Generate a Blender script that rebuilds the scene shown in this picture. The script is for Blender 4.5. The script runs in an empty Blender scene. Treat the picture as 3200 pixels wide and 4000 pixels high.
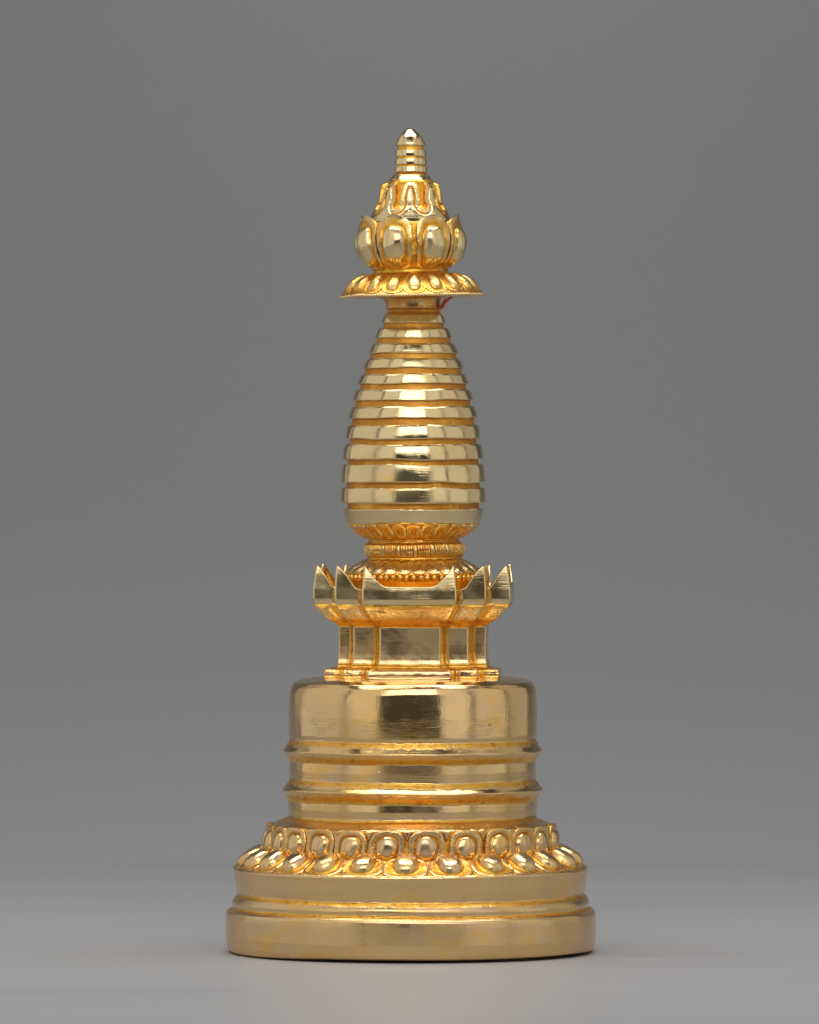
import bpy, math, random
import numpy as np

# ------------------------------------------------------------------ units
# 1 "px" of the measured drawing = 0.1 mm.  Drawing y runs down; the table top is y = YG.
S = 1e-4
YG = 3716.0
YH = 1730.0          # eye level
D = 30000.0          # camera distance
scene = bpy.context.scene
col = scene.collection
rng = random.Random(7)
nrg = np.random.RandomState(11)

# ------------------------------------------------------------------ camera
cd = bpy.data.cameras.new('camera')
cam = bpy.data.objects.new('camera', cd)
col.objects.link(cam)
cam.location = (0, -D * S, (YG - YH) * S)
cam.rotation_euler = (math.pi / 2, 0, 0)
cd.sensor_fit = 'VERTICAL'
cd.sensor_height = 36.0
cd.sensor_width = 28.8
cd.lens = 36.0 * D / 4000.0
cd.shift_y = -(2000 - YH) / 4000.0
cd.clip_end = 100
cd.clip_start = 0.05
cd.dof.use_dof = True
cd.dof.focus_distance = D * S - 0.045
cd.dof.aperture_fstop = 13
scene.camera = cam

# ------------------------------------------------------------------ world: dim studio
w = bpy.data.worlds.new('World')
scene.world = w
w.use_nodes = True
bg = w.node_tree.nodes['Background']
bg.inputs[0].default_value = (1.0, 1.0, 1.0, 1)
bg.inputs[1].default_value = 0.055

scene.view_settings.view_transform = 'Standard'
scene.view_settings.look = 'None'
scene.view_settings.exposure = 0
scene.view_settings.gamma = 1
scene.view_settings.use_curve_mapping = False

# ------------------------------------------------------------------ studio lamps (soft boxes and lit scrims), then two added fills
CT = (0.0, 0.0, 0.17)


def area_lamp(name, az0, az1, el0, el1, dist, radiance, color=(1, 1, 1)):
    """flat soft box spanning the given azimuths and elevations seen from the statue"""
    a = math.radians((az0 + az1) / 2)
    h = math.radians((az1 - az0) / 2)
    wid = 2 * dist * math.tan(h)
    z0 = CT[2] + dist * math.tan(math.radians(el0))
    z1 = CT[2] + dist * math.tan(math.radians(el1))
    z0 = max(z0, 0.005)
    ld = bpy.data.lights.new(name, 'AREA')
    ld.shape = 'RECTANGLE'
    ld.size = wid
    ld.size_y = z1 - z0
    ld.energy = radiance * wid * (z1 - z0) * 4.0
    ld.color = color
    o = bpy.data.objects.new(name, ld)
    col.objects.link(o)
    o.location = (dist * math.sin(a), -dist * math.cos(a), (z0 + z1) / 2)
    o.rotation_euler = (math.pi / 2, 0, a)
    return o


area_lamp('key_softbox', -27.5, 23.5, 14, 49, 1.5, 2.1)
SCR = (1.0, 0.985, 0.955)
area_lamp('scrim', -63, -30, -8, 56, 1.35, 0.56, SCR)
area_lamp('scrim', -126, -66.5, -9, 52, 1.15, 0.47, SCR)
area_lamp('scrim', -141, -129.5, -8, 45, 1.3, 0.24, SCR)
area_lamp('scrim', 26, 54, -8, 56, 1.35, 0.59, SCR)
area_lamp('scrim', 57.5, 96, -9, 52, 1.15, 0.47, SCR)
area_lamp('scrim', 99.5, 132, -8, 45, 1.2, 0.30, SCR)
bl = bpy.data.lights.new('added_backdrop_fill', 'AREA')  # unseen lamp, added to brighten the wall behind the statue
bl.shape = 'RECTANGLE'
bl.size, bl.size_y = 0.5, 0.3
bl.spread = math.radians(110)
bl.energy = 1.35 * 0.5 * 0.3 * 4
bo = bpy.data.objects.new('added_backdrop_fill', bl)
bo.location = (0.05, 0.70, 0.95)
bo.rotation_euler = (math.radians(80), 0, 0)
col.objects.link(bo)
tl = bpy.data.lights.new('added_overhead_fill', 'AREA')  # unseen lamp, added to brighten the floor round the statue
tl.shape = 'RECTANGLE'
tl.size, tl.size_y = 1.5, 0.7
tl.energy = 1.45 * 1.5 * 0.7 * 4
tl.spread = math.radians(105)
to = bpy.data.objects.new('added_overhead_fill', tl)
to.location = (0, 0.0, 1.45)
col.objects.link(to)

# ------------------------------------------------------------------ materials


def new_mat(name):
    m = bpy.data.materials.new(name)
    m.use_nodes = True
    nt = m.node_tree
    return m, nt, nt.nodes['Principled BSDF']


def N(nt, typ, **kw):
    n = nt.nodes.new(typ)
    for k, v in kw.items():
        setattr(n, k, v)
    return n


def math_n(nt, op, a, b=None, c=None, clamp=False):
    n = N(nt, 'ShaderNodeMath', operation=op)
    n.use_clamp = clamp
    for i, v in enumerate((a, b, c)):
        if v is None:
            continue
        if isinstance(v, (int, float)):
            n.inputs[i].default_value = v
        else:
            nt.links.new(v, n.inputs[i])
    return n.outputs[0]


def mixc(nt, f, a, b):
    n = N(nt, 'ShaderNodeMix', data_type='RGBA')
    for i, v in ((0, f), (6, a), (7, b)):
        if isinstance(v, (int, float)):
            n.inputs[i].default_value = v
        elif isinstance(v, tuple):
            n.inputs[i].default_value = (*v, 1)
        else:
            nt.links.new(v, n.inputs[i])
    return n.outputs[2]


def noise(nt, vec, scale, detail=3, rough=0.55, dist=0.0):
    n = N(nt, 'ShaderNodeTexNoise')
    n.inputs['Scale'].default_value = scale
    n.inputs['Detail'].default_value = detail
    n.inputs['Roughness'].default_value = rough
    n.inputs['Distortion'].default_value = dist
    nt.links.new(vec, n.inputs['Vector'])
    return n.outputs['Fac']


def ramp(nt, f, p0, p1):
    n = N(nt, 'ShaderNodeMapRange')
    n.interpolation_type = 'SMOOTHSTEP'
    n.inputs['From Min'].default_value = p0
    n.inputs['From Max'].default_value = p1
    nt.links.new(f, n.inputs['Value'])
    return n.outputs[0]


def gilt():
    m, nt, b = new_mat('burnished_gilding')
    tc = N(nt, 'ShaderNodeTexCoord').outputs['Object']
    at = N(nt, 'ShaderNodeAttribute', attribute_name='matte').outputs['Fac']
    n_mid = noise(nt, tc, 260, 4, 0.6)
    # the edge between burnished and unburnished gilding is ragged
    mk = math_n(nt, 'ADD', at, math_n(nt, 'MULTIPLY', math_n(nt, 'SUBTRACT', n_mid, 0.5), 0.7))
    mk = ramp(nt, mk, 0.22, 0.78)
    # tone of the metal
    n_lo = noise(nt, tc, 38, 4, 0.6, 0.6)
    n_lo2 = noise(nt, tc, 85, 5, 0.65, 0.3)
    pol = mixc(nt, ramp(nt, n_lo, 0.38, 0.62), (0.82, 0.655, 0.345), (0.76, 0.565, 0.29))
    pol = mixc(nt, math_n(nt, 'MULTIPLY', ramp(nt, n_lo2, 0.55, 0.72), 0.65), pol, (0.84, 0.56, 0.19))
    # the lower tiers carry a browner film of age
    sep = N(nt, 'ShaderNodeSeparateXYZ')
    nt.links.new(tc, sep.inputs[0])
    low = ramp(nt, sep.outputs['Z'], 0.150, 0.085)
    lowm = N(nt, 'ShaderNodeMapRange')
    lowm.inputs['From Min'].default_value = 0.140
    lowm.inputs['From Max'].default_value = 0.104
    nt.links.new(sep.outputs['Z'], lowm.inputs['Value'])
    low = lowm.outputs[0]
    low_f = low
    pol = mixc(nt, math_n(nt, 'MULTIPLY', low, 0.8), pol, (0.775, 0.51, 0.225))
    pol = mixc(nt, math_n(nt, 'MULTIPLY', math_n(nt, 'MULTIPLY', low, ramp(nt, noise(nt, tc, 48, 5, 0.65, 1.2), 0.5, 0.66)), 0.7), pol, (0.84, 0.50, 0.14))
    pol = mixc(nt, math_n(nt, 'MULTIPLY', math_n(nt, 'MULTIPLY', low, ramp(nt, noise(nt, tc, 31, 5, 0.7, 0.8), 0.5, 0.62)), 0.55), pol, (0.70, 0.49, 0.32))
    mat = mixc(nt, ramp(nt, noise(nt, tc, 150, 4), 0.35, 0.65), (0.78, 0.385, 0.045), (0.81, 0.47, 0.08))
    mat = mixc(nt, math_n(nt, 'MULTIPLY', ramp(nt, noise(nt, tc, 380, 5, 0.7), 0.50, 0.68), 0.75), mat, (0.44, 0.175, 0.03))
    c = mixc(nt, mk, pol, mat)
    shade_film = N(nt, 'ShaderNodeAttribute', attribute_name='shade_film').outputs['Fac']
    shade_film = math_n(nt, 'MULTIPLY', shade_film, ramp(nt, n_lo2, 0.25, 0.6))
    c = mixc(nt, shade_film, c, (0.58, 0.245, 0.045))  # brown tarnish with shade painted in, for the neck and groove core
    # fine speckle of worn gilding on the burnished tiers
    spk = math_n(nt, 'MULTIPLY', ramp(nt, noise(nt, tc, 420, 5, 0.7), 0.52, 0.7), 0.35)
    c = mixc(nt, math_n(nt, 'MULTIPLY', spk, low_f), c, (0.78, 0.45, 0.20))
    # sparse casting pits
    vo = N(nt, 'ShaderNodeTexVoronoi')
    vo.inputs['Scale'].default_value = 95
    nt.links.new(tc, vo.inputs['Vector'])
    pit = ramp(nt, vo.outputs['Distance'], 0.085, 0.045)
    pm = N(nt, 'ShaderNodeMapRange')
    pm.inputs['From Min'].default_value = 0.075
    pm.inputs['From Max'].default_value = 0.045
    nt.links.new(vo.outputs['Distance'], pm.inputs['Value'])
    sepc = N(nt, 'ShaderNodeSeparateColor')
    nt.links.new(vo.outputs['Color'], sepc.inputs[0])
    rare = math_n(nt, 'GREATER_THAN', sepc.outputs[0], 0.80)
    pit = math_n(nt, 'MULTIPLY', pm.outputs[0], rare)
    c = mixc(nt, math_n(nt, 'MULTIPLY', pit, 0.75), c, (0.40, 0.17, 0.05))
    # casting holes at the front of the foot
    for (hx, hy, hz, hr) in ((0.0340, -0.0598, 0.0238, 0.00045), (0.0343, -0.0599, 0.0284, 0.0002), (-0.0221, -0.0690, 0.0120, 0.0002), (0.0215, -0.0692, 0.0190, 0.00018), (0.0060, -0.0480, 0.0960, 0.0002), (0.0142, -0.0460, 0.0935, 0.00022)):
        vd = N(nt, 'ShaderNodeVectorMath', operation='DISTANCE')
        nt.links.new(tc, vd.inputs[0])
        vd.inputs[1].default_value = (hx, hy, hz)
        hm = N(nt, 'ShaderNodeMapRange')
        hm.inputs['From Min'].default_value = hr * 1.5
        hm.inputs['From Max'].default_value = hr * 0.7
        nt.links.new(vd.outputs['Value'], hm.inputs['Value'])
        c = mixc(nt, hm.outputs[0], c, (0.05, 0.025, 0.012))
    nt.links.new(c, b.inputs['Base Color'])
    b.inputs['Metallic'].default_value = 1
    # brushed scratches, mostly round the turned tiers
    mp = N(nt, 'ShaderNodeMapping')
    mp.inputs['Scale'].default_value = (110, 110, 1900)
    mp.inputs['Rotation'].default_value = (0.03, 0.04, 0)
    nt.links.new(tc, mp.inputs['Vector'])
    br = noise(nt, mp.outputs[0], 1.0, 3, 0.6)
    mp2 = N(nt, 'ShaderNodeMapping')
    mp2.inputs['Scale'].default_value = (1500, 1500, 110)
    mp2.inputs['Rotation'].default_value = (0.05, 0.12, 0.3)
    nt.links.new(tc, mp2.inputs['Vector'])
    br2 = noise(nt, mp2.outputs[0], 1.0, 3, 0.6)
    patch = ramp(nt, noise(nt, tc, 55, 3), 0.42, 0.6)
    r0 = math_n(nt, 'ADD', 0.065, math_n(nt, 'MULTIPLY', br, 0.06))
    r0 = math_n(nt, 'ADD', r0, math_n(nt, 'MULTIPLY', patch, 0.10))
    r0 = math_n(nt, 'ADD', r0, math_n(nt, 'MULTIPLY', low, 0.03))
    r0 = math_n(nt, 'ADD', r0, N(nt, 'ShaderNodeAttribute', attribute_name='satin').outputs['Fac'])
    rm = math_n(nt, 'ADD', 0.27, math_n(nt, 'MULTIPLY', n_mid, 0.16))
    mr = N(nt, 'ShaderNodeMix', data_type='FLOAT')
    nt.links.new(mk, mr.inputs[0])
    nt.links.new(r0, mr.inputs[2])
    nt.links.new(rm, mr.inputs[3])
    nt.links.new(math_n(nt, 'ADD', mr.outputs[0], math_n(nt, 'MULTIPLY', shade_film, 0.22)), b.inputs['Roughness'])
    # bump
    hgt = math_n(nt, 'MULTIPLY', math_n(nt, 'MULTIPLY', br, 0.48), ramp(nt, noise(nt, tc, 75, 3), 0.42, 0.62))
    hgt = math_n(nt, 'ADD', hgt, math_n(nt, 'MULTIPLY', br2, 0.20))
    hgt = math_n(nt, 'ADD', hgt, math_n(nt, 'MULTIPLY', noise(nt, tc, 170, 2), 0.30))
    rough_h = math_n(nt, 'MULTIPLY', math_n(nt, 'ADD', noise(nt, tc, 700, 4, 0.65), math_n(nt, 'MULTIPLY', n_mid, 1.6)), math_n(nt, 'MULTIPLY', mk, 1.5))
    hgt = math_n(nt, 'ADD', hgt, rough_h)
    hgt = math_n(nt, 'SUBTRACT', hgt, math_n(nt, 'MULTIPLY', pit, 2.0))
    bp = N(nt, 'ShaderNodeBump')
    bp.inputs['Strength'].default_value = 0.55
    bp.inputs['Distance'].default_value = 0.00022
    nt.links.new(hgt, bp.inputs['Height'])
    nt.links.new(bp.outputs[0], b.inputs['Normal'])
    return m


GOLD = gilt()

BD, nt, b = new_mat('grey_backdrop_paper')
tc = N(nt, 'ShaderNodeTexCoord').outputs['Object']
c = mixc(nt, noise(nt, tc, 1.2, 2), (0.327, 0.325, 0.326), (0.345, 0.343, 0.344))
# scuffs across the sheet and a few specks of dust
mp = N(nt, 'ShaderNodeMapping')
mp.inputs['Scale'].default_value = (3, 26, 3)
nt.links.new(tc, mp.inputs['Vector'])
sz = N(nt, 'ShaderNodeSeparateXYZ')
nt.links.new(tc, sz.inputs[0])
onfloor = math_n(nt, 'LESS_THAN', sz.outputs['Z'], 0.002)
scuff = math_n(nt, 'MULTIPLY', math_n(nt, 'MULTIPLY', ramp(nt, noise(nt, mp.outputs[0], 1.0, 5, 0.6, 0.4), 0.50, 0.70), 0.40), onfloor)
c = mixc(nt, scuff, c, (0.25, 0.25, 0.26))
vo = N(nt, 'ShaderNodeTexVoronoi')
vo.inputs['Scale'].default_value = 34
nt.links.new(tc, vo.inputs['Vector'])
sc_ = N(nt, 'ShaderNodeSeparateColor')
nt.links.new(vo.outputs['Color'], sc_.inputs[0])
pm = N(nt, 'ShaderNodeMapRange')
pm.inputs['From Min'].default_value = 0.030
pm.inputs['From Max'].default_value = 0.016
nt.links.new(vo.outputs['Distance'], pm.inputs['Value'])
dust = math_n(nt, 'MULTIPLY', pm.outputs[0], math_n(nt, 'GREATER_THAN', sc_.outputs[0], 0.35))
c = mixc(nt, math_n(nt, 'MULTIPLY', dust, 0.7), c, (0.10, 0.085, 0.075))
nt.links.new(c, b.inputs['Base Color'])
b.inputs['Roughness'].default_value = 0.42
b.inputs['Specular IOR Level'].default_value = 0.4
bp = N(nt, 'ShaderNodeBump')
bp.inputs['Strength'].default_value = 0.15
bp.inputs['Distance'].default_value = 0.0006
nt.links.new(noise(nt, tc, 260, 4), bp.inputs['Height'])
nt.links.new(bp.outputs[0], b.inputs['Normal'])

RED, nt, b = new_mat('red_thread_fibre')
b.inputs['Base Color'].default_value = (0.75, 0.11, 0.02, 1)
b.inputs['Roughness'].default_value = 0.8

# ------------------------------------------------------------------ mesh helpers


def mesh_obj(name, V, F, mask, parent, mat=None, smooth=True):
    me = bpy.data.meshes.new(name)
    V = np.asarray(V, dtype=np.float64) * S
    if isinstance(F, np.ndarray):
        F = F.tolist()
    me.from_pydata(V.tolist(), [], F)
    me.update()
    if smooth:
        me.polygons.foreach_set('use_smooth', np.ones(len(me.polygons), dtype=bool))
    if mask is not None:
        a = me.attributes.new('matte', 'FLOAT', 'POINT')
        a.data.foreach_set('value', np.clip(np.asarray(mask, dtype=np.float32), 0, 1))
    me.materials.append(mat or GOLD)
    o = bpy.data.objects.new(name, me)
    col.objects.link(o)
    if parent:
        o.parent = parent
    return o


CXK = [(498, 1601), (560, 1604), (680, 1606), (760, 1603), (860, 1603), (1060, 1606), (1155, 1610), (1200, 1616),
       (1230, 1617), (1600, 1614), (2000, 1615), (2110, 1617), (2150, 1621), (2200, 1618), (2440, 1617), (2640, 1615),
       (2700, 1613), (3195, 1611), (3300, 1604), (3716, 1606)]


def cx(y):
    return np.interp(y, [k[0] for k in CXK], [k[1] for k in CXK]) - 1600.0


# gentle hand-made wobble, a function of angle and height
WK = [(k, nrg.uniform(0, 6.28), nrg.uniform(-1, 1), nrg.uniform(0.6, 1.0)) for k in (2, 3, 4, 5, 7, 9, 12)]
WK2 = [(k, nrg.uniform(0, 6.28), nrg.uniform(-1, 1), nrg.uniform(0.6, 1.0)) for k in (2, 3, 5, 6, 8, 11, 14, 19)]


def wob_r(th, y):
    s = 0
    for k, p, q, a in WK:
        s = s + a * np.sin(k * th + p + q * y / 55.0) / (k ** 0.9)
    return s


def wob_z(th, y):
    s = 0
    for k, p, q, a in WK2:
        s = s + a * np.sin(k * th + p + q * y / 28.0) / (k ** 0.6)
    return s


def tilt_at(y):
    return np.interp(y, [1000, 1062, 1165, 1225, 1300, 2040, 2110, 2180, 2260], [0, 0.018, 0.018, 0.004, 0.003, 0.003, 0.012, 0.006, 0])


def to_world(r, th, y, ar=1.0, az=1.45):
    """cylindrical drawing coordinates -> px world coordinates"""
    scale = np.clip(r / 250.0, 0.15, 1.3)
    rr = r + ar * wob_r(th, y) * scale
    x = rr * np.sin(th)
    yy = -rr * np.cos(th)
    z = (YG - y) + az * wob_z(th, y) * scale * 1.1 + x * tilt_at(y)
    z = np.where(y > 3690, (YG - y) + (z - (YG - y)) * np.clip((3716 - y) / 26.0, 0, 1), z)
    return np.stack([x + cx(y), yy, z], -1)


def gsmooth(a, sig):
    if sig <= 0:
        return a
    n = int(3 * sig) + 1
    k = np.exp(-0.5 * (np.arange(-n, n + 1) / sig) ** 2)
    k /= k.sum()
    # odd reflection keeps the end points where they are
    left = 2 * a[0] - a[1:n + 1][::-1]
    right = 2 * a[-1] - a[-n - 1:-1][::-1]
    return np.convolve(np.concatenate([left, a, right]), k, mode='valid')


def resample(pts, step=2.0, sig=2.2):
    p = np.array(pts, dtype=float)
    seg = np.hypot(np.diff(p[:, 0]), np.diff(p[:, 1]))
    s = np.concatenate([[0], np.cumsum(seg)])
    n = max(8, int(s[-1] / step) + 1)
    t = np.linspace(0, s[-1], n)
    r = gsmooth(np.interp(t, s, p[:, 0]), sig / step)
    y = gsmooth(np.interp(t, s, p[:, 1]), sig / step)
    m = gsmooth(np.interp(t, s, p[:, 2]), 1.6)
    return np.stack([r, y, m], 1), t


def rev_rows(rows, name, parent, n=512, disp=None, cap_top=False, cap_bot=False, ar=1.0, az=1.45, close=False):
    th = np.linspace(0, 2 * np.pi, n, endpoint=False)
    R, TH = np.meshgrid(rows[:, 0], th, indexing='ij')
    Y = np.repeat(rows[:, 1][:, None], n, 1)
    M = np.repeat(rows[:, 2][:, None], n, 1)
    if disp:
        dR, dY, dM = disp(TH, Y, R, M)
        # wide smooth texture is allowed to shift the surface radially only
        P = to_world(R + dR, TH, Y + dY, ar, az)
        M = dM
    else:
        P = to_world(R, TH, Y, ar, az)
    k = len(rows)
    V = P.reshape(-1, 3)
    M = M.reshape(-1)
    kk = k if close else k - 1
    i = np.arange(kk)[:, None] * n
    i2 = (np.arange(kk)[:, None] + 1) % k * n
    j = np.arange(n)[None, :]
    j2 = (j + 1) % n
    F = np.stack([i + j, i2 + j, i2 + j2, i + j2], -1).reshape(-1, 4).tolist()
    if cap_top:
        F.append(list(range(n))[::1])
    if cap_bot:
        F.append(list(range((k - 1) * n, k * n))[::-1])
    return mesh_obj(name, V, F, M, parent)


def rev(name, pts, parent, step=2.0, sig=2.2, **kw):
    rows, _ = resample(pts, step, sig)
    return rev_rows(rows, name, parent, **kw)


def satin(o, v):
    a = o.data.attributes.new('satin', 'FLOAT', 'POINT')
    a.data.foreach_set('value', np.full(len(o.data.vertices), v, dtype=np.float32))
    return o


class Surf:
    """profile sheet on which petals are laid: arc length s from the first point, outward normal"""

    def __init__(self, pts, sig=6):
        rows, t = resample([(a, b_, 0) for a, b_ in pts], 1.0, sig)
        self.t = t
        self.r = rows[:, 0]
        self.y = rows[:, 1]
        dr = np.gradient(self.r)
        dy = np.gradient(self.y)
        L = np.hypot(dr, dy)
        # tangent (dr, dy); outward normal points to larger r when y grows downward
        self.nr = dy / L
        self.ny = -dr / L
        self.len = t[-1]

    def at(self, a, s, h, thc):
        r = np.interp(s, self.t, self.r) 
        # beyond the ends: extend straight
        y = np.interp(s, self.t, self.y)
        nr = np.interp(s, self.t, self.nr)
        ny = np.interp(s, self.t, self.ny)
        over = np.maximum(s - self.len, 0) - np.maximum(-s, 0)
        r = r + over * (-ny)
        y = y + over * nr
        th = thc + a / np.maximum(r, 1)
        return r + nr * h, th, y + ny * h


def egg(wd, H, sc, p=0.8, taper=0.0, tip=0.0, n=56):
    """closed curve in (a, s): half width wd, half height H round sc; tip pulls the low-s end to a point"""
    f = np.linspace(0, 2 * np.pi, n, endpoint=False)
    ca, sa = np.cos(f), np.sin(f)
    a = wd * np.sign(ca) * np.abs(ca) ** p
    s = H * np.sign(sa) * np.abs(sa) ** p
    a = a * (1 + taper * s / H)
    if tip:
        k = np.clip(1 - np.abs(a) / (wd * 0.55), 0, 1)
        s = s - tip * k ** 1.3 * (s < 0 if tip > 0 else s > 0) * 1.0
    return np.stack([a, s + sc], 1)


def petal(parent, surf, thc, rings, boss, sub=3, name='petal', jit=1.0, lift=None, box=0.9):
    """nested curves rings=[(curve, h, mask)], then a domed boss=(h_dome, mask)"""
    Ls = []
    for i in range(len(rings) - 1):
        (c0, h0, m0), (c1, h1, m1) = rings[i], rings[i + 1]
        for k in range(sub):
            t = k / sub
            Ls.append((c0 * (1 - t) + c1 * t, h0 * (1 - t) + h1 * t, m0 * (1 - t) + m1 * t))
    cB, hB, mB = rings[-1]
    Ls.append((cB, hB, mB))
    ctr = cB.mean(0)
    hd, md = boss
    K = 9
    for k in range(1, K):
        ph = k / K * math.pi / 2
        f = math.cos(ph) ** box
        q = min(1.0, k / 2.2)
        Ls.append((ctr + (cB - ctr) * f, hB + hd * math.sin(ph) ** (0.95 if box > .8 else 1.0), mB * (1 - q) + md * q))
    n = len(cB)
    C = np.array([l[0] for l in Ls])
    H = np.array([np.full(n, l[1]) for l in Ls])
    Mk = np.array([np.full(n, l[2]) for l in Ls])
    # slight individuality
    j1, j2, j3 = rng.uniform(-1, 1) * jit, rng.uniform(-1, 1) * jit, rng.uniform(0, 6)
    A = C[..., 0] * (1 + 0.025 * j1) + 0.9 * np.sin(C[..., 1] / 9.0 + j3) * jit
    Sx = C[..., 1] + 1.3 * j2 + 0.8 * np.sin(C[..., 0] / 8.0 + j3 * 2) * jit
    H = H + 0.5 * np.sin(C[..., 0] / 14.0 + j3 * 3) * np.cos(C[..., 1] / 16.0 + j3) * jit
    if lift is not None:
        H = H + lift(C[..., 0], C[..., 1])
    r, th, y = surf.at(A, Sx, H, thc)
    V = to_world(r, th, y).reshape(-1, 3)
    Mk = Mk.reshape(-1)
    k = len(Ls)
    i = np.arange(k - 1)[:, None] * n
    j = np.arange(n)[None, :]
    j2_ = (j + 1) % n
    F = np.stack([i + j, i + n + j, i + n + j2_, i + j2_], -1).reshape(-1, 4).tolist()
    # centre fan
    rc, thx, yc = surf.at(np.array([ctr[0]]), np.array([ctr[1] + 1.3 * j2]), np.array([hB + hd + (lift(ctr[0], ctr[1]) if lift is not None else 0)]), thc)
    V = np.concatenate([V, to_world(rc, thx, yc).reshape(-1, 3)])
    Mk = np.concatenate([Mk, [md]])
    c0 = len(V) - 1
    for q in range(n):
        F.append([(k - 1) * n + q, c0, (k - 1) * n + (q + 1) % n])
    return satin(mesh_obj(name, V, F, Mk, parent), 0.07)


def fix_normals(o):
    import bmesh
    bm = bmesh.new()
    bm.from_mesh(o.data)
    bmesh.ops.recalc_face_normals(bm, faces=bm.faces)
    bm.to_mesh(o.data)
    bm.free()


# ------------------------------------------------------------------ setting: seamless paper sweep
def backdrop():
    prof = [(-5.5, 0), (-3, 0), (-1, 0), (0.0, 0), (0.55, 0)]
    R = 1.15
    for k in range(1, 25):
        a = k / 24 * math.pi / 2 * 0.96
        prof.append((0.55 + R * math.sin(a), R * (1 - math.cos(a))))
    dy, dz = math.cos(math.pi / 2 * 0.96), math.sin(math.pi / 2 * 0.96)
    for k in (0.2, 0.5, 1.0, 2.0):
        prof.append((prof[28][0] + dy * k, prof[28][1] + dz * k))
    xs = np.linspace(-3, 3, 25)
    V, F = [], []
    for (py, pz) in prof:
        for x in xs:
            V.append((x / S, py / S, pz / S))
    n = len(xs)
    for i in range(len(prof) - 1):
        for j in range(n - 1):
            F.append([i * n + j, i * n + j + 1, (i + 1) * n + j + 1, (i + 1) * n + j])
    o = mesh_obj('backdrop', V, F, None, None, BD)
    o['kind'] = 'structure'
    return o


backdrop()

# ------------------------------------------------------------------ the statue
root = bpy.data.objects.new('stupa_statue', None)
col.objects.link(root)
root['label'] = 'gilded metal Buddhist stupa statue with lotus base, ringed spire and bud finial on grey paper'
root['category'] = 'statue'

# ---- base, drums and dome: one continuous turned profile cut into its tiers
LOW = [(300, 2630, 1), (335, 2640, 0.5), (392, 2645, 0.25), (436, 2652, 0.1), (463, 2663, 0), (476, 2680, 0), (481.5, 2700, 0), (484, 2740, 0),
       (485.5, 2790, 0), (485, 2870, 0), (483, 2884, 0.3), (482, 2892, 1), (486, 2898, 0.7), (497, 2914, 0.15), (506, 2927, 0), (508, 2931, 0),
       (505, 2935, 0.2), (495, 2949, 0.65), (486, 2960, 1), (480.5, 2966, 1), (481, 2971, 0.1), (482, 3005, 0), (481, 3038, 0.1), (481.5, 3046, 1),
       (486, 3053, 0.7), (500, 3070, 0.15), (510, 3080, 0), (511, 3083, 0), (508, 3087, 0.2), (497, 3101, 0.65), (487, 3114, 1), (484, 3121, 1),
       (486, 3127, 0.1), (486.5, 3155, 0), (484, 3180, 0.1), (485, 3189, 1), (492, 3194, 0.9), (508, 3199, 0.6), (530, 3209, 0.45), (546, 3215, 0.3), (551, 3219, 0.2)]
rows, _ = resample(LOW, 2.0, 2.6)


def slice_rows(y0, y1):
    a = int(np.argmin(np.abs(rows[:, 1] - y0)))
    b_ = int(np.argmin(np.abs(rows[:, 1] - y1)))
    return rows[a:b_ + 1]


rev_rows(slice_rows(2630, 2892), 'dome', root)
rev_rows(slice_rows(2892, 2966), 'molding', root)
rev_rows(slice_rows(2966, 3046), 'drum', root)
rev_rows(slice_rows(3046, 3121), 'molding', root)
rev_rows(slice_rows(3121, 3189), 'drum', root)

UP = [-78, -65.7, -52.7, -38.5, -24.4, -9.5, 6, 21.9, 37, 50.3, 63.4, 79]
UP += [79 + 203 / 13 * k for k in range(1, 13)]
UPR = np.radians(UP)
LO = [(UPR[i] + (UPR[(i + 1) % 24] + (2 * np.pi if i == 23 else 0))) / 2 for i in range(24)]


def lotus_disp(TH, Y, R, M):
    """small pointed leaves showing between the heads of the upper petals"""
    dR = np.zeros_like(R)
    for t in LO:
        a = (TH - t + np.pi) % (2 * np.pi) - np.pi
        x = np.abs(a) * 560
        half = np.clip((3262 - Y) * 0.42, 0, 20)
        ins = np.clip((half - x) / 3.0, 0, 1) * (Y > 3222)
        dR += ins * 13
    return dR, 0 * R, np.clip(M - dR / 15, 0, 1)


LB = rows[int(np.argmin(np.abs(rows[:, 1] - 3189))):]
LB2, _ = resample([(LB[-1, 0], LB[-1, 1], 0.2), (551, 3224, 1), (551, 3240, 1), (553, 3290, 1), (556, 3322, 1), (590, 3332, 1), (618, 3352, 1),
                   (652, 3372, 1), (678, 3385, 0.8), (688, 3388, 0.3)], 2.0, 1.5)
lotus = rev_rows(np.concatenate([LB, LB2[1:]]), 'lotus_base', root, n=1440, disp=lotus_disp)

su = Surf([(556, 3208), (557, 3240), (560, 3300), (562, 3330)])
for t in UPR:
    sp = 1.0
    ft = np.degrees(t)
    wd = 67 if -80 < ft < 80 else 66
    O = lambda w_, top: egg(w_, 0, 0)  # placeholder

    def arch(wq, top, bot, tip=0, p=0.72):
        return egg(wq, (bot - top) / 2, (bot + top) / 2, p, 0.0, tip)
    rings = [(arch(wd + 2, 7, 136), -8, 1), (arch(wd + 1, 8, 134), 3, 0.9), (arch(wd, 9, 132), 9, 0.5), (arch(wd - 3, 12, 130), 11, 0.35),
             (arch(wd - 17, 25, 128), 10, 0.4), (arch(wd - 21, 29, 126), 4.5, 1), (arch(44, 32, 122), 2.5, 1)]
    rings.append((egg(42, 47, 78, 0.92), 4, 0.9))
    petal(lotus, su, t, rings, (22, 0.0), jit=1.5)

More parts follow.
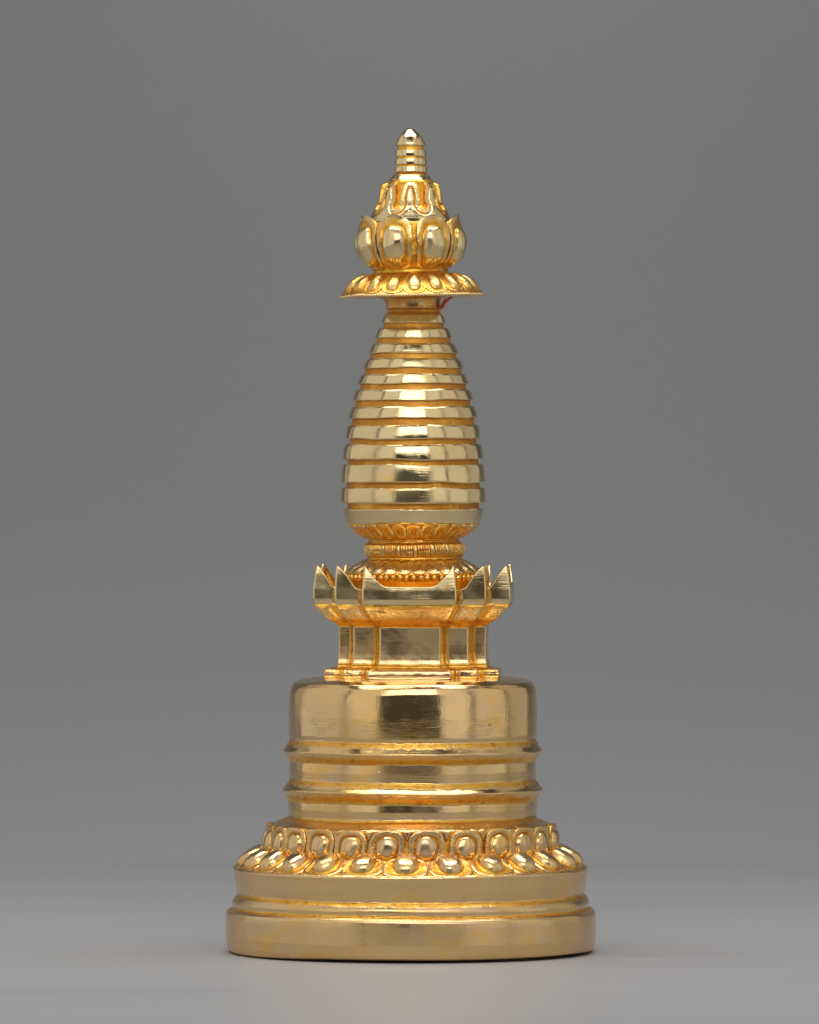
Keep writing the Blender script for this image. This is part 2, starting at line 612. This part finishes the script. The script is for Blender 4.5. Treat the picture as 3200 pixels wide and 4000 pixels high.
sl = Surf([(556, 3318), (592, 3335), (629, 3356), (665, 3379), (685, 3390)], sig=5)
for t in LO:
    L = sl.len
    # s=0 at the inner end, s=L at the outer rim
    rings = [(egg(86, 66, L - 63, 0.62, 0.10), -10, 1), (egg(85, 65, L - 63, 0.62, 0.10), 1, 0.9), (egg(83, 64, L - 62, 0.62, 0.10, -5), 6, 0.3),
             (egg(79, 61, L - 62, 0.66, 0.10, -5), 8, 0.1), (egg(72, 55, L - 60, 0.75, 0.10), 5, 0.7), (egg(54, 62, L - 74, 0.85, 0.03), 2, 1),
             (egg(47, 61, L - 77, 0.92, 0.02), 4, 0.85)]
    petal(lotus, sl, t, rings, (33, 0.28), jit=1.4, box=0.68)

BASE = [(684, 3383, 0.6), (691, 3388, 0.2), (693, 3393, 0.0), (691, 3402, 0), (686.5, 3450, 0), (681.5, 3482, 0.1), (680, 3491, 1), (683, 3496, 0.9), (693, 3504, 0.35),
        (699, 3514, 0.0), (700.5, 3524, 0), (699, 3534, 0.2), (697, 3541, 1), (701, 3545, 1), (713, 3549, 0.35), (720, 3553, 0.0), (724, 3562, 0), (725, 3580, 0),
        (725.5, 3650, 0), (721, 3686, 0), (716, 3706, 0.1), (712, 3709, 0.6), (704, 3710, 1), (640, 3707, 1)]


def base_disp(TH, Y, R_, M):
    dY = -6.0 * np.clip((Y - 3698) / 9, 0, 1) * np.clip(np.cos(TH - 0.55), 0, 1) + 1.5 * np.clip((Y - 3698) / 9, 0, 1) * np.sin(5 * TH)
    # the foot is not quite round: a little squared off at the front
    return R_ * 0.010 * (-np.cos(4 * TH + 0.15)) + R_ * 0.010 + 0.0035 * R_ * np.sin(2 * TH + 1), dY, M


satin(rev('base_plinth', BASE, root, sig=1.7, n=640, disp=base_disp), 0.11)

# ------------------------------------------------------------------ square turret with stepped corners
TROT = math.radians(-2.9)


def interpk(y, tab):
    ys = [a[0] for a in tab]
    return [np.interp(y, ys, [a[i] for a in tab]) for i in (1, 2, 3)]


def perim(n_edge=26):
    """unit description of the stepped outline: (type index of x, of y, signs) sampled by edges.
       returns list of (px, py weights) so that point = sum over (w1,E,D)"""
    quad = [((0, 0, 0), (0, 0, 1)), ((1, 0, 0), (0, 0, 1)), ((1, 0, 0), (0, 1, 0)), ((0, 1, 0), (0, 1, 0)), ((0, 1, 0), (1, 0, 0)), ((0, 0, 1), (1, 0, 0)), ((0, 0, 1), (0, 0, 0))]
    pts = []
    for k in range(4):
        q = quad
        for i in range(6):
            a0, b0 = np.array(q[i], float)
            a1, b1 = np.array(q[i + 1], float)
            for m_ in range(n_edge):
                t = m_ / n_edge
                x, y = a0 * (1 - t) + a1 * t, b0 * (1 - t) + b1 * t
                # point in quadrant k: start facing the camera (-y), turn by k*90 degrees
                if k == 0:
                    X, Y = x, -y
                elif k == 1:
                    X, Y = y, x
                elif k == 2:
                    X, Y = -x, y
                else:
                    X, Y = -y, -x
                pts.append((X, Y))
    return np.array(pts)     # (n, 2, 3)


PER = perim()
NE = 26


def corner_dist(W):
    """distance along the outline from each sample to the nearest outer corner and inner corner"""
    P = PER @ np.array(W)
    seg = np.linalg.norm(np.roll(P, -1, 0) - P, axis=1)
    s = np.concatenate([[0], np.cumsum(seg)])
    L = s[-1]
    s = s[:-1]
    conv, conc = [], []
    for k in range(4):
        b_ = k * 6 * NE
        conv += [s[b_ + NE], s[b_ + 3 * NE], s[b_ + 5 * NE]]
        conc += [s[b_ + 2 * NE], s[b_ + 4 * NE]]
    dist = lambda cs: np.min([np.minimum(np.abs(s - c_), L - np.abs(s - c_)) for c_ in cs], axis=0)
    return dist(conv), dist(conc), s


cm = None


def outline(W, sig=1.5, rot=TROT, ind=0.017):
    P = PER @ np.array(W, float)
    P = P * (1 - ind * cm[:, None]) if cm is not None else P
    # smooth round the corners a little
    n = len(P)
    k = np.exp(-0.5 * (np.arange(-5, 6) / sig) ** 2)
    k /= k.sum()
    Q = sum(k[i + 5] * np.roll(P, -i, 0) for i in range(-5, 6))
    c_, s_ = math.cos(rot), math.sin(rot)
    return np.stack([Q[:, 0] * c_ - Q[:, 1] * s_, Q[:, 0] * s_ + Q[:, 1] * c_], 1)


def turret_sheet(name, levels, parent, ind=0.017, dcol=None, cap_first=False, cap_last=False):
    """levels: list of (W, yarray or scalar, mask array or scalar)"""
    V, M = [], []
    n = len(PER)
    for W, y, m_ in levels:
        Q = outline(W, ind=ind)
        y = np.full(n, y, float) if np.isscalar(y) else y
        th = np.arctan2(Q[:, 0], -Q[:, 1])
        z = YG - y + 1.3 * wob_z(th, y)
        g = 1 + 0.0035 * wob_r(th, y) + 0.0008 * np.sin(Q[:, 0] / 19.0 + y / 31.0) * np.sin(Q[:, 1] / 23.0 - y / 24.0 + 1.0) + 0.0007 * np.sin(Q[:, 0] / 9.0 - y / 12.0) * np.sin(y / 14.0 + Q[:, 1] / 11.0)
        V.append(np.stack([Q[:, 0] * g + cx(y), Q[:, 1] * g, z], 1))
        M.append(np.full(n, m_, float) if np.isscalar(m_) else m_)
    V = np.concatenate(V)
    M = np.concatenate(M)
    F = []
    for i in range(len(levels) - 1):
        for j in range(n):
            F.append([i * n + j, (i + 1) * n + j, (i + 1) * n + (j + 1) % n, i * n + (j + 1) % n])
    if cap_first:
        F.append(list(range(n)))
    if cap_last:
        F.append(list(range((len(levels) - 1) * n, len(levels) * n))[::-1])
    return mesh_obj(name, V, F, M, parent)


def WK_(k, add=0):
    return np.array([183 - 64 * k + add, 292 - 67 * k + add, 385 - 97 * k + add])


def smoothcurve(tab, n):
    """tab rows (y, k, add, mask): resampled and rounded"""
    p = np.array(tab, float)
    seg = np.hypot(np.diff(p[:, 0]), np.diff(p[:, 1]) * 80 + np.diff(p[:, 2]))
    s = np.concatenate([[0], np.cumsum(seg)])
    t = np.linspace(0, s[-1], n)
    sg = 2.2 / (s[-1] / n)
    return [gsmooth(np.interp(t, s, p[:, i]), sg) for i in range(4)]


W0 = WK_(1)
dconv, dconc, _ = corner_dist(W0)
cm = np.clip(1 - (dconc - 20) / 5.0, 0, 1)          # unburnished strip beside each inner corner
wall_tab = [(2436, 1, 1, 1), (2442, 1, 0.5, .9), (2447, 1, 0, 0.1), (2500, 1, -1, 0), (2550, 1, -.5, 0), (2572, 1, 1.2, 0), (2583, 1, 3.4, 0.05), (2590, 1, 5, 0.8), (2597, 1, 3, 1), (2604, 1, 8, 1)]
ys, ks, ads, ms = smoothcurve(wall_tab, 70)
wall = turret_sheet('turret', [(WK_(k, a), y, np.maximum(m_, cm)) for y, k, a, m_ in zip(ys, ks, ads, ms)], root, ind=0.04)
satin(wall, 0.09)
pl_tab = [(2603, 1, 4, 1), (2606, 1, 28, .8), (2611, 1, 41, .6), (2616, 1, 44, 0.5), (2632, 1, 46, 0.6), (2634, 1, 44, 0.6), (2642, 1, 46, 1)]
ys, ks, ads, ms = smoothcurve(pl_tab, 34)
plf = np.array([1.0, 0.82, 1.2])


def Wpl(a):
    return WK_(1) + np.array([a, a * 0.84, a * 1.2])


seg_ = (np.arange(len(PER)) // NE) % 6
side_ = np.where((seg_ == 0) | (seg_ == 5), 0.15, 0.75)
turret_sheet('step', [(Wpl(a), y, np.maximum(m_ * side_ if m_ < .9 else np.full(len(PER), m_), cm)) for y, k, a, m_ in zip(ys, ks, ads, ms)], wall, ind=0.045)
co_tab = [(2356, 0.0, -6, 1), (2362, 0.02, -4, 1), (2366, 0.06, 0, .4), (2374, 0.17, 1, 0.3), (2388, 0.30, 1, .3), (2403, 0.45, 1, .4), (2417, .61, 1, .6), (2426, .76, 0, .8), (2431, .86, 0, 1), (2434, .90, 1, .6), (2438, .95, 1, .7), (2443, 1.0, 0, 1)]
ys, ks, ads, ms = smoothcurve(co_tab, 60)
turret_sheet('cornice', [(WK_(k, a), y, np.maximum(m_, cm)) for y, k, a, m_ in zip(ys, ks, ads, ms)], wall, ind=0.04)

# crown with a horn at every outer corner
CR = [(2196, 172, 285, 369), (2210, 174, 287, 371.5), (2240, 178, 290, 377), (2300, 183, 292.5, 384), (2335, 183.5, 293, 385.5), (2350, 181, 290, 382), (2360, 175, 284, 375), (2364, 171, 280, 370)]
dv, dn, sarc = corner_dist(WK_(0))
drop = np.interp(dv, [0, 5, 16, 34, 46, 62, 76, 90, 500], [0, 5, 18, 37, 49, 64, 75, 81, 83])
fat = np.interp(dv, [0, 5, 20, 39, 56, 69, 82, 95, 500], [0, 2.5, 13, 34, 57, 77, 88, 92, 92])
seg = (np.arange(len(PER)) // NE) % 6
drop = np.where((seg == 0) | (seg == 5), drop, fat)
drop = drop + np.where(dn < 14, (14 - dn) * 0.35, 0)
k3 = np.array([.25, .5, .25])
drop = sum(k3[i] * np.roll(drop, i - 1) for i in range(3))
ytop = 2206 + drop
cmk = np.clip(1 - (dn - 9) / 5.0, 0, 1)
n = len(PER)


def crown_pts(y, off):
    """pointwise outline for varying heights"""
    ya = [c_[0] for c_ in CR]
    W = np.stack([np.interp(y, ya, [c_[i] for c_ in CR]) - off for i in (1, 2, 3)], 1)
    P = np.einsum('nij,nj->ni', PER, W) * (1 - 0.045 * cmk * np.clip((y - 2270) / 60, 0.3, 1))[:, None]
    k = np.exp(-0.5 * (np.arange(-4, 5) / 1.25) ** 2)
    k /= k.sum()
    Q = sum(k[i + 4] * np.roll(P, -i, 0) for i in range(-4, 5))
    c_, s_ = math.cos(TROT), math.sin(TROT)
    Q = np.stack([Q[:, 0] * c_ - Q[:, 1] * s_, Q[:, 0] * s_ + Q[:, 1] * c_], 1)
    th = np.arctan2(Q[:, 0], -Q[:, 1])
    z = YG - y + 1.3 * wob_z(th, np.full(n, 2300.0))
    g = 1 + 0.0035 * wob_r(th, np.full(n, 2280.0))
    return np.stack([Q[:, 0] * g + cx(2300), Q[:, 1] * g, z], 1)


V, M = [], []
tt = np.concatenate([np.linspace(0, 0.16, 8), np.linspace(0.2, 0.94, 24), np.linspace(0.96, 1, 4)])
for t in tt:
    y = 2364 + (ytop - 2364) * t
    V.append(crown_pts(y, 0.0))
    M.append(np.maximum(cmk, max(0, 1 - t / 0.03) if t < 0.03 else 0))
for off, dy, mk_ in ((1.5, -1.2, 0), (4, -0.5, 0), (7, 3, 0.0), (11, 11, .35), (16, 24, .8), (22, 42, 1), (28, 62, 1), (33, 86, 1)):
    y = np.minimum(ytop + dy, 2318)
    V.append(crown_pts(y, off))
    M.append(np.maximum(np.full(n, mk_), cmk))
V.append(crown_pts(np.full(n, 2322.0), 60))
M.append(np.full(n, 1.0))
V.append(crown_pts(np.full(n, 2322.0), 118))
M.append(np.full(n, 1.0))
nl = len(V)
F = [[i * n + j, i * n + (j + 1) % n, (i + 1) * n + (j + 1) % n, (i + 1) * n + j] for i in range(nl - 1) for j in range(n)]
satin(mesh_obj('crown', np.concatenate(V), F, np.concatenate(M), wall), 0.06)

# ------------------------------------------------------------------ lotus skirt with pearls inside the crown
sk = rev('lotus_skirt', [(183, 2176, 1), (185, 2182, .7), (190, 2188, 1), (226, 2209, .9), (256, 2228, .9), (266, 2238, .8), (268, 2243, 1), (262, 2247, 1), (261, 2260, 1), (255, 2266, .8), (252, 2274, .6), (248, 2284, 1), (246, 2330, 1)], root, sig=1.6)
ss = Surf([(186, 2186), (226, 2209), (256, 2228), (270, 2240)])
for k in range(28):
    t = 2 * np.pi * (k + 0.35) / 28
    L = ss.len
    rings = [(egg(27, 52, L - 50, .6, .14), -6, 1), (egg(26.5, 51, L - 50, .6, .14), 2, 1), (egg(25, 50, L - 50, .6, .14), 5, .35), (egg(22, 47, L - 50, .62, .14), 5.5, .3), (egg(16, 42, L - 51, .7, .14), 4.5, .6)]
    petal(sk, ss, t, rings, (3.5, 0.35))


def pearl_ring(name, parent, r, y, rad, cnt, seed, flat=0.8):
    rr = random.Random(seed)
    V, F, M = [], [], []
    for k in range(cnt):
        th0 = 2 * math.pi * (k + rr.uniform(-.1, .1)) / cnt
        a, b_ = rad * rr.uniform(.88, 1.08), rad * rr.uniform(.85, 1.1)
        nb = len(V)
        nu, nv = 10, 7
        for i in range(nv):
            ph = (i / (nv - 1) - .5) * math.pi
            for j in range(nu):
                q = 2 * math.pi * j / nu
                dx, dz, dn_ = a * flat * math.cos(ph) * math.cos(q), b_ * math.sin(ph), a * math.cos(ph) * math.sin(q)
                p = to_world(np.array([r + dn_]), np.array([th0 + dx / r]), np.array([y - dz]))[0]
                V.append(p)
                M.append(0.6 if dn_ > a * .35 else 1)
        for i in range(nv - 1):
            for j in range(nu):
                F.append([nb + i * nu + j, nb + i * nu + (j + 1) % nu, nb + (i + 1) * nu + (j + 1) % nu, nb + (i + 1) * nu + j])
    return mesh_obj(name, V, F, M, parent)


pearl_ring('pearl_row', sk, 265, 2254, 13.8, 62, 3, .95)

# ------------------------------------------------------------------ bead band: bundles of staves with knots between
KN = 18


def band_disp(TH, Y, R, M):
    ph = (TH + 0.16) * KN / (2 * np.pi)
    f = ph - np.floor(ph)
    amp = np.clip(1 - np.abs(Y - 2148) / 27.0, 0, 1) ** .4
    knot = np.exp(-((f - .5) / .075) ** 2)
    cut = np.exp(-((f - .37) / .028) ** 2) + np.exp(-((f - .63) / .028) ** 2)
    st = np.abs(f - 0.0)
    st = np.minimum(st, 1 - st)
    staves = .9 * np.exp(-((st - .07) / .03) ** 2) + .7 * np.exp(-((st - .22) / .028) ** 2)
    hline = np.exp(-((Y - 2149) / 2.6) ** 2) * (np.sin(ph * 2.1) > 0.2) * np.where(st < .3, 1, 0)
    d = amp * (3 * knot - 9 * cut - 7 * staves - 5 * hline)
    mk = np.clip(M + np.where(d < -1.5, 1, 0), 0, 1)
    return d, 0 * R, mk


rev('bead_band', [(178, 2117, 1), (186, 2121, .8), (194, 2127, .6), (198, 2138, .5), (199, 2148, .5), (197, 2160, .5), (193, 2169, .6), (186, 2174, .9), (181, 2178, 1)], root, n=1440, sig=1.5, disp=band_disp)

# lotus collar under the spire
lc = rev('lotus_collar', [(250, 2040, 1), (252, 2047, 1), (249, 2053, 1), (228, 2070, 1), (204, 2087, 1), (183, 2101, 1), (176, 2107, 1), (178, 2112, .6), (181, 2117, .7), (178, 2121, 1)], root, sig=1.6)
sc_ = Surf([(256, 2046), (249, 2053), (228, 2070), (204, 2087), (182, 2102)])
for k in range(26):
    t = 2 * np.pi * k / 26
    L = sc_.len
    rings = [(egg(28, 43, 41, .6, -.14), -6, 1), (egg(27.5, 42, 41, .6, -.14), 2, 1), (egg(26, 41, 41, .6, -.14), 6, .4), (egg(22, 38, 42, .6, -.14), 7, .3), (egg(17, 35, 46, .65, -.14), 6, .7), (egg(8, 20, 46, .7, -.1), 5, 1), (egg(5, 16, 46, .7), 0, 1)]
    petal(lc, sc_, t, rings, (1, 1))

# ------------------------------------------------------------------ spire: orange-gold core with twelve burnished rings
RING = [(112.6, 1226, 126, 1262, .6), (135.5, 1282, 151, 1321, .6), (158, 1342, 176, 1380, .7), (180.5, 1401, 197, 1438.5, .8), (204, 1462, 217, 1499.5, .9),
        (223, 1522.5, 235, 1564, .9), (239.5, 1589, 252, 1633, 1.3), (254.5, 1661, 264, 1714, 2.5), (267, 1736, 274.5, 1795, 2.7), (276, 1815, 281, 1884, 1.5), (280.5, 1906, 282, 1965, 1.3), (275, 1988, 257, 2047, 2.0)]
GRO = [(118, 1272), (145, 1331), (169, 1390), (190, 1450), (208, 1512), (225, 1577), (240, 1648), (251, 1724), (259, 1805), (264, 1897), (261, 1981)]
core = [(100, 1215, 1), (106, 1226, 1)]
for (r_, y_) in GRO:
    q_ = 0 if y_ < 1660 else 2.5
    core += [(r_ - 2 - q_, y_ - 9, 1), (r_ - q_, y_ + 6, 1)]
core += [(252, 2000, 1), (246, 2046, 1)]
spire = rev('spire', core, root, sig=2)
_a = spire.data.attributes.new('shade_film', 'FLOAT', 'POINT')  # rough gilding, with the shade of the groove walls put into the colour
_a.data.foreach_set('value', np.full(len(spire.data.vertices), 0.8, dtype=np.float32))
for (rt, yt, rb, yb, bul) in RING:
    yt, yb = yt - .5, yb + .5
    h = yb - yt
    pts = [(rt - 16, yt + 4, 1), (rt - 5.5, yt, 1), (rt - 1.5, yt + 1.0, .25), (rt, yt + 4, 0)]
    for q in np.linspace(0.12, .9, 9):
        pts.append((rt + (rb - rt) * q + bul * 4 * q * (1 - q), yt + h * q, 0))
    pts += [(rb, yb - 3.2, 0), (rb - 1.6, yb - .6, .2), (rb - 5, yb + .5, 1), (rb - 20, yb - 3, 1)]
    rw, _ = resample(pts, 1.5, 1.1)
    rev_rows(rw, 'ring', spire, n=512, ar=1.15, az=2.0)

# neck below the parasol
nk = rev('neck', [(150, 1157, .7), (132, 1160, .7), (117, 1166, .6), (109, 1175, .4), (107, 1186, .3), (107, 1200, .3), (109, 1204, .3), (107, 1207, .8), (102, 1210, 1), (102, 1224, 1), (100, 1232, 1)], root, sig=1.6)

_a = nk.data.attributes.new('shade_film', 'FLOAT', 'POINT')  # dirty brown metal, with the parasol's shade put into the colour
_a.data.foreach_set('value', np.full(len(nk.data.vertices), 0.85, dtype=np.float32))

# ------------------------------------------------------------------ parasol disc
par = rev('parasol', [(140, 1058, 1), (147, 1064, 1), (152, 1069, 1), (166, 1075, 1), (193, 1089, 1), (226, 1109, 1), (249, 1129, 1), (265, 1143, .8), (275, 1149, .4), (276, 1156, .4), (270, 1160, .5), (250, 1160, .4), (200, 1158, .4), (140, 1157, .6)], root, sig=1.8, n=640)
sp = Surf([(150, 1066), (166, 1074), (193, 1088), (226, 1108), (249, 1128), (269, 1146)])
for k in range(18):
    t = math.radians(2.5 + 20 * k)
    L = sp.len
    rings = [(egg(43, 66, L - 62, .62, .22), -8, 1), (egg(42, 65, L - 62, .62, .22), 2, 1), (egg(41, 64, L - 62, .62, .22, -4), 4, .6), (egg(37, 60, L - 62, .66, .22, -3), 4.5, .6), (egg(29, 56, L - 66, .75, .3), 2, 1), (egg(24, 54, L - 66, .85, .3), 3, .9)]
    petal(par, sp, t, rings, (17, .5), jit=1.5)


def mill_disp(TH, Y, R, M):
    s = np.abs(np.sin(TH * 72))
    return 5.0 * (s - .5) * np.clip((R - 270) / 6, 0, 1), 0 * R, np.clip(M + (s < .35) * .6, 0, 1)


tor = [(276 + 4.5 * math.cos(a), 1156 + 5 * math.sin(a), .3) for a in np.linspace(0, 2 * math.pi, 17)[:-1]]
rev_rows(np.array(tor), 'beaded_rim', par, n=1760, disp=mill_disp, close=True)

# ------------------------------------------------------------------ lotus bud (vase) with eight bossed petals
vb = rev('lotus_bud', [(160, 862, 0), (166, 872, .5), (168, 890, 1), (172, 940, 1), (172, 1000, 1), (160, 1030, 1), (148, 1046, 1), (144, 1056, .9), (147, 1064, 1)], root, sig=2)
sv = Surf([(182, 846), (187, 860), (195, 876), (203, 905), (207, 935), (204, 965), (194, 996), (176, 1022), (156, 1042), (147, 1052)], sig=7)
for k in range(8):
    t = math.radians(-19 + 45 * k + (1.5 if k % 2 else 0))
    L = sv.len
    lf = lambda a, s: 17 * np.clip((34 - s) / 34, 0, 1) ** 2
    cc = (12 + L) / 2
    HH = (L - 12) / 2 + 6
    rings = [(egg(71, HH - 4, cc + 3, .66, -.14, 4), -38, 1), (egg(73, HH - 1, cc + 3, .66, -.14, 6), -20, 1), (egg(74, HH, cc + 3, .66, -.14, 7), -4, .6), (egg(72.5, HH - 1.5, cc + 3, .66, -.14, 13), 2, .5), (egg(68, HH - 6, cc + 3, .68, -.14, 8), 3.5, .35),
             (egg(54, HH - 20, cc + 8, .74, -.14, 3), -1, .8), (egg(49, HH - 25, cc + 9, .78, -.14), -4, 1), (egg(46, HH - 30, cc + 9, .82, -.12), -3, 1)]
    petal(vb, sv, t, rings, (25, 0.0), lift=lf, jit=1.6)

# ------------------------------------------------------------------ leaf crown
SIL = [(708, 88), (711, 93), (714, 98), (719, 104), (727, 110), (744, 115.5), (785, 122), (805, 131), (825, 143), (845, 153), (862, 162), (870, 167)]
COR = [(700, 84), (712, 89), (740, 97), (780, 108), (805, 118), (820, 128), (840, 146), (862, 160), (870, 165)]


def leaf_disp(TH, Y, R, M):
    sil = np.interp(Y, [a for a, _ in SIL], [b_ for _, b_ in SIL])
    cor = np.interp(Y, [a for a, _ in COR], [b_ for _, b_ in COR])
    P8 = 2 * np.pi / 8
    a = (TH - P8 / 2) % P8
    a = np.minimum(a, P8 - a)              # angle from the slot centre (slots half way between leaves)
    x = a * sil
    half = P8 / 2 * sil
    lw = np.where(Y < 742, np.sqrt(np.clip(30 ** 2 - (742 - Y) ** 2, 0, None)), 30 + (Y - 742) * .12)
    wslot = half - lw
    wslot = np.where(Y < 742, wslot, np.interp(Y, [742, 780, 795, 807], [1, .0, .0, .0]) * wslot + 9 * (1 - np.interp(Y, [742, 780, 795, 807], [1, 0, 0, 0])))
    d1 = np.where(Y < 800, x - wslot, 99)
    d2 = np.hypot(x, (Y - 805) * 1.0) - 16
    d1 = np.where(Y < 742, 30 - np.hypot(half - x, (742 - Y)), d1)
    d = np.minimum(d1, d2)
    edge = np.clip(d / 3.5 + .5, 0, 1)
    rib = np.clip(d / 3, 0, 1) * np.clip((18 - d) / 3, 0, 1) * 4.0
    gro = -6.5 * np.exp(-((d - 19.5) / 2.6) ** 2)
    leaf = np.clip((d - 23) / 14, 0, 1) * 2.5 * np.clip((860 - Y) / 40, 0, 1)
    tgt = cor + (sil - cor + gro + rib + leaf) * edge
    # leaf heads stand free of the stem at the top
    fade = np.clip((866 - Y) / 12, 0, 1)
    tgt = np.where(Y < 711, cor, tgt)
    tgt = tgt * fade + sil * (1 - fade)
    mk = np.clip(1 - (d - 1) / 2.0, 0, 1) + np.exp(-((d - 19.5) / 3) ** 2) * 1.1 + (Y < 714) * .8 + .35 * (d < 17)
    return tgt - R, 0 * R, np.clip(mk, 0, 1)


rows_l = np.array([[sum(np.interp(y, [a for a, _ in SIL], [b_ for _, b_ in SIL]) for _ in (0,)), y, 0] for y in np.arange(703, 867, 1.25)])
rev_rows(rows_l, 'leaf_crown', root, n=1152, disp=leaf_disp, ar=.5)

# ------------------------------------------------------------------ finial
fin = rev('finial', [(30, 560, 1), (51, 570, 1), (51, 580, 1), (54, 586, .8), (54, 612, 1), (55, 616, 1), (55, 646, 1), (57, 649, 1), (58, 676, 1), (63, 680, 1), (73, 688, .25), (84, 702, .2), (89, 710, .7), (92, 718, 1)], root, n=256, sig=1.5)
for (rt, yt, rb, yb) in ((59.5, 586, 60, 612), (60.5, 619, 61.5, 644), (63, 651, 65.5, 673)):
    pts = [(rt - 8, yt + 2, 1), (rt - 2.5, yt, .7), (rt - .5, yt + 2, .1), (rt + .8, (yt + yb) / 2, 0), (rb, yb - 2, .1), (rb - 2, yb, .6), (rb - 9, yb - 1, 1)]
    rw, _ = resample(pts, 1.2, 1.0)
    rev_rows(rw, 'ring', fin, n=192)
rev('cap', [(0.5, 498, 0), (9, 500.5, 0), (17, 506, 0), (26, 514, 0), (36, 524, 0), (43, 533, 0), (50, 545, 0), (55, 556, 0), (57.5, 564, 0), (57, 568, .1), (52, 572, .8), (40, 572, 1)], fin, n=192, sig=1.6)

# ------------------------------------------------------------------ frayed red thread caught under the parasol
def thread():
    V, F = [], []
    rr = random.Random(5)
    for q in range(34):
        main = q < 14
        p0 = np.array([1766 - 1600 + rr.uniform(-7, 4), -30 + rr.uniform(-18, 18), YG - 1161 + rr.uniform(-1, 1)])
        p3 = np.array([1726 - 1600 + rr.uniform(-5, 4), -38 + rr.uniform(-8, 8), YG - 1207 + rr.uniform(-7, 12)])
        k1, k2 = (0, 1) if main else sorted((rr.uniform(0, 1), rr.uniform(0.1, 1)))
        pts = []
        m_ = 12
        ph = rr.uniform(0, 6)
        am = rr.uniform(1.5, 5) if main else rr.uniform(3, 9)
        for i in range(m_):
            t = k1 + (k2 - k1) * i / (m_ - 1)
            p = p0 * (1 - t) + p3 * t
            p = p + np.array([math.sin(ph + 7 * t) * am - 9 * math.sin(math.pi * t), math.cos(ph + 6 * t) * am, math.sin(ph * 2 + 9 * t) * am * .7])
            pts.append(p)
        rad = rr.uniform(.9, 1.9) if main else .55
        base = len(V)
        for i, p in enumerate(pts):
            d = pts[min(i + 1, m_ - 1)] - pts[max(i - 1, 0)]
            d = d / (np.linalg.norm(d) + 1e-6)
            u = np.cross(d, (0.3, .9, .1))
            u /= np.linalg.norm(u) + 1e-6
            v = np.cross(d, u)
            for a in range(5):
                V.append(p + rad * (u * math.cos(a * 1.2566) + v * math.sin(a * 1.2566)))
        for i in range(m_ - 1):
            for a in range(5):
                F.append([base + i * 5 + a, base + i * 5 + (a + 1) % 5, base + (i + 1) * 5 + (a + 1) % 5, base + (i + 1) * 5 + a])
    o = mesh_obj('thread', V, F, None, None, RED)
    o['label'] = 'frayed red thread caught under the right side of the parasol disc'
    o['category'] = 'thread'


thread()
for o in scene.objects:
    if o.type == 'MESH' and o.name != 'backdrop':
        fix_normals(o)
